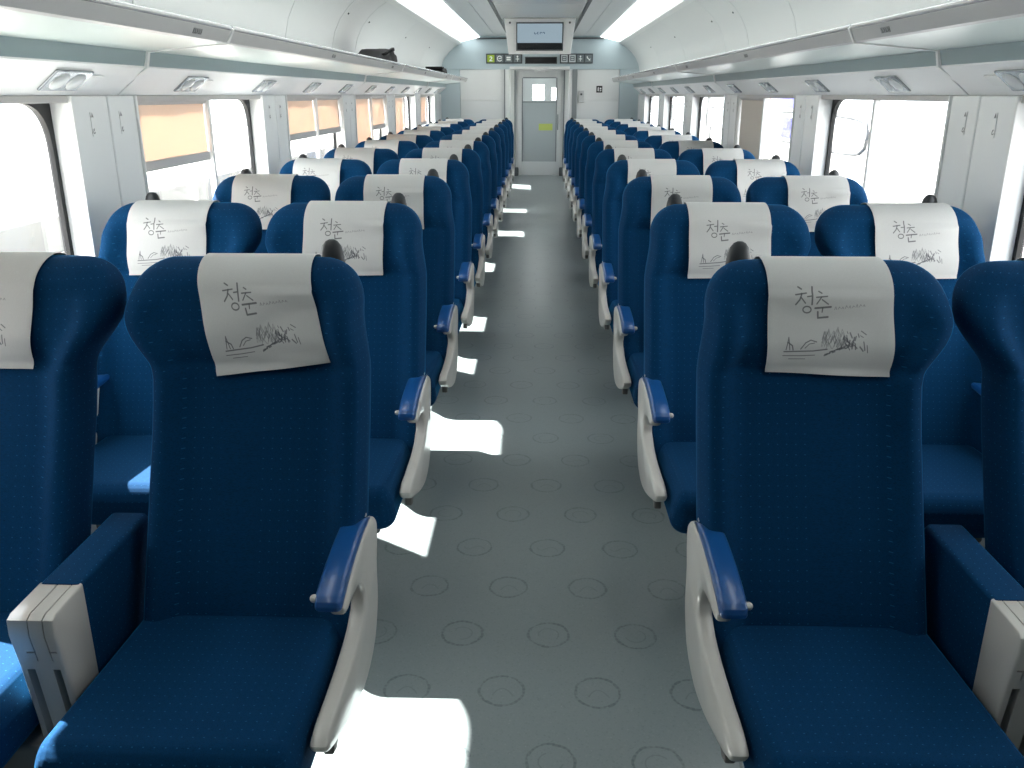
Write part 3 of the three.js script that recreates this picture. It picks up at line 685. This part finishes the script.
for (const s of [1, -1]) for (let n = 0; n < ROWS; n++) for (const [w, X] of [['aisle', XA], ['window', XB]]) {
  let g = coverVariants[Math.floor(rnd() * 4)];
  let extra = 'hanging straight over the ';
  if (n === 0 && s < 0 && w === 'aisle') { g = coverTilted; extra = 'hanging askew over the '; }
  if (n === 0 && s > 0 && w === 'aisle') g = coverRight;
  if (n === 0 && s < 0 && w === 'window') extra = 'draped over the ';
  extra = extra === 'hanging askew over the ' ? 'askew' : 'laid';
  single('headrest_cover', 'white printed headrest cloth ' + extra + ' over ' + w + ' seat, ' + sideWord(s) + ' side, ' + ordinal[ROWS - n] + ' row from door', 'headrest cover', g, M.cover,
    [s * (X + (rnd() - 0.5) * 0.008 + (w === 'aisle' ? -0.008 : 0.03)) + (n === 0 && s < 0 && w === 'aisle' ? 0.022 : 0), 0, -(1.4 + n)], 'white headrest cloths on the seats');
}
// ---------------------------------------------------------------- bags on the rack
function bagGeo(len, wid, hgt, sd) {
  const r = () => { sd = (sd * 16807) % 2147483647; return sd / 2147483647; };
  const rings = [];
  for (let j = 0; j <= 14; j++) {
    const t = j / 14, k = 0.3 + 0.7 * Math.pow(Math.sin(Math.PI * (0.06 + 0.88 * t)), 0.5), hh = hgt * (0.35 + 0.65 * smooth(0, 0.75, t)) * k;
    rings.push(Array.from({ length: 20 }, (_, i) => {
      const a = -i / 20 * 6.2832, c = Math.cos(a), s = Math.sin(a), lump = 1 + 0.06 * Math.sin(j * 1.7 + i) + 0.05 * (r() - 0.5);
      return [wid / 2 * k * lump * Math.sign(c) * Math.abs(c) ** 0.6, Math.max(0, hh / 2 + hh / 2 * lump * Math.sign(s) * Math.abs(s) ** 0.6), (0.5 - t) * len];
    }));
  }
  return loft(rings, (p) => [p[0], p[2]]);
}
{
  const t = thing('duffel_bag', 'black soft bag lying on the overhead luggage rack', 'bag', [-1.25, 1.668, -6.95]);
  part('bag_body', bagGeo(0.95, 0.28, 0.155, 5), M.bag, t);
  const strap = new THREE.TubeGeometry(new THREE.CatmullRomCurve3([[0.1, 0.09, 0.2], [0.12, 0.12, 0.05], [0.12, 0.145, -0.15], [0.1, 0.14, -0.3]].map((p) => new THREE.Vector3(...p))), 20, 0.009, 6);
  part('strap', strap, M.bag, t);
  const u = thing('folded_bag', 'small flat black bag on the rack near the bulkhead', 'bag', [-1.25, 1.668, -10.9]);
  part('bag_body', bagGeo(0.5, 0.28, 0.12, 9), M.bag, u);
  part('flap', box(-0.1, 0.1, 0.1, 0.12, -0.12, 0.1, 0.006), M.bag, u);
}

// ---------------------------------------------------------------- outside
structure('trim_6', 'pale concrete platform outside the peach blind windows', 'platform', box(-30, -1.75, -0.35, -0.05, -45, 12), M.concrete);
structure('trim_7', 'pale concrete platform outside the grey blind windows', 'platform', box(1.75, 30, -0.35, -0.05, -45, 12), M.concrete);
structure('trim_8', 'track bed under the car', 'ground', box(-30, 30, -1.2, -1.1, -45, 12), M.kerb);
single('low_wall', 'low grey concrete wall along the platform outside the peach blind windows', 'wall', box(-0.15, 0.15, 0, 0.36, -20, 16, 0.02), M.kerb, [-5, -0.05, -14]);
for (let k = 0; k < 3; k++) {
  const t = thing('hoop_railing', 'grey metal hoop railing on the platform ' + ['short of', 'alongside', 'well beyond'][k] + ' the notice board', 'railing', [3.2, -0.05, -10.8 - 4.6 * k], 'hoop railings on the platform');
  const c = [[-0.9, 0.96], [-0.8, 0.96], [0.75, 0.96], [0.9, 1.0], [0.97, 1.12], [0.9, 1.24], [0.75, 1.28], [-0.75, 1.28], [-0.9, 1.24], [-0.97, 1.12]].map(([z, y]) => new THREE.Vector3(0, y, z + Math.sign(z) * 1.03));
  part('hoop', new THREE.TubeGeometry(new THREE.CatmullRomCurve3(c, true, 'centripetal'), 60, 0.022, 8, true), M.rail, t);
  for (const z of [-1.5, 0]) { const g = new THREE.CylinderGeometry(0.022, 0.022, 0.97, 10); g.translate(0, 0.485, z); part('post', g, M.rail, t); }
}
{
  const t = thing('notice_board', 'white notice board with blue and red panels on the platform', 'notice board', [4.2, -0.05, -14.6]);
  part('board', box(-0.04, 0.04, 0.5, 2.3, -2.2, 0.5, 0.01), M.exteriorWhite, t);
  part('blue_panel', box(-0.06, -0.04, 1.31, 1.47, -1.7, -0.2), M.blue, t);
  part('blue_panel', box(-0.06, -0.04, 0.84, 1.16, -1.7, -0.3), M.blue, t);
  part('red_panel', box(-0.06, -0.04, 0.6, 1.6, -2.15, -1.8), M.red, t);
  part('post', box(-0.05, 0.05, 0, 0.6, 0.3, 0.45, 0.01), M.rail, t);
  part('post', box(-0.05, 0.05, 0, 0.6, -2.1, -1.95, 0.01), M.rail, t);
}
renderer.render(scene, camera);
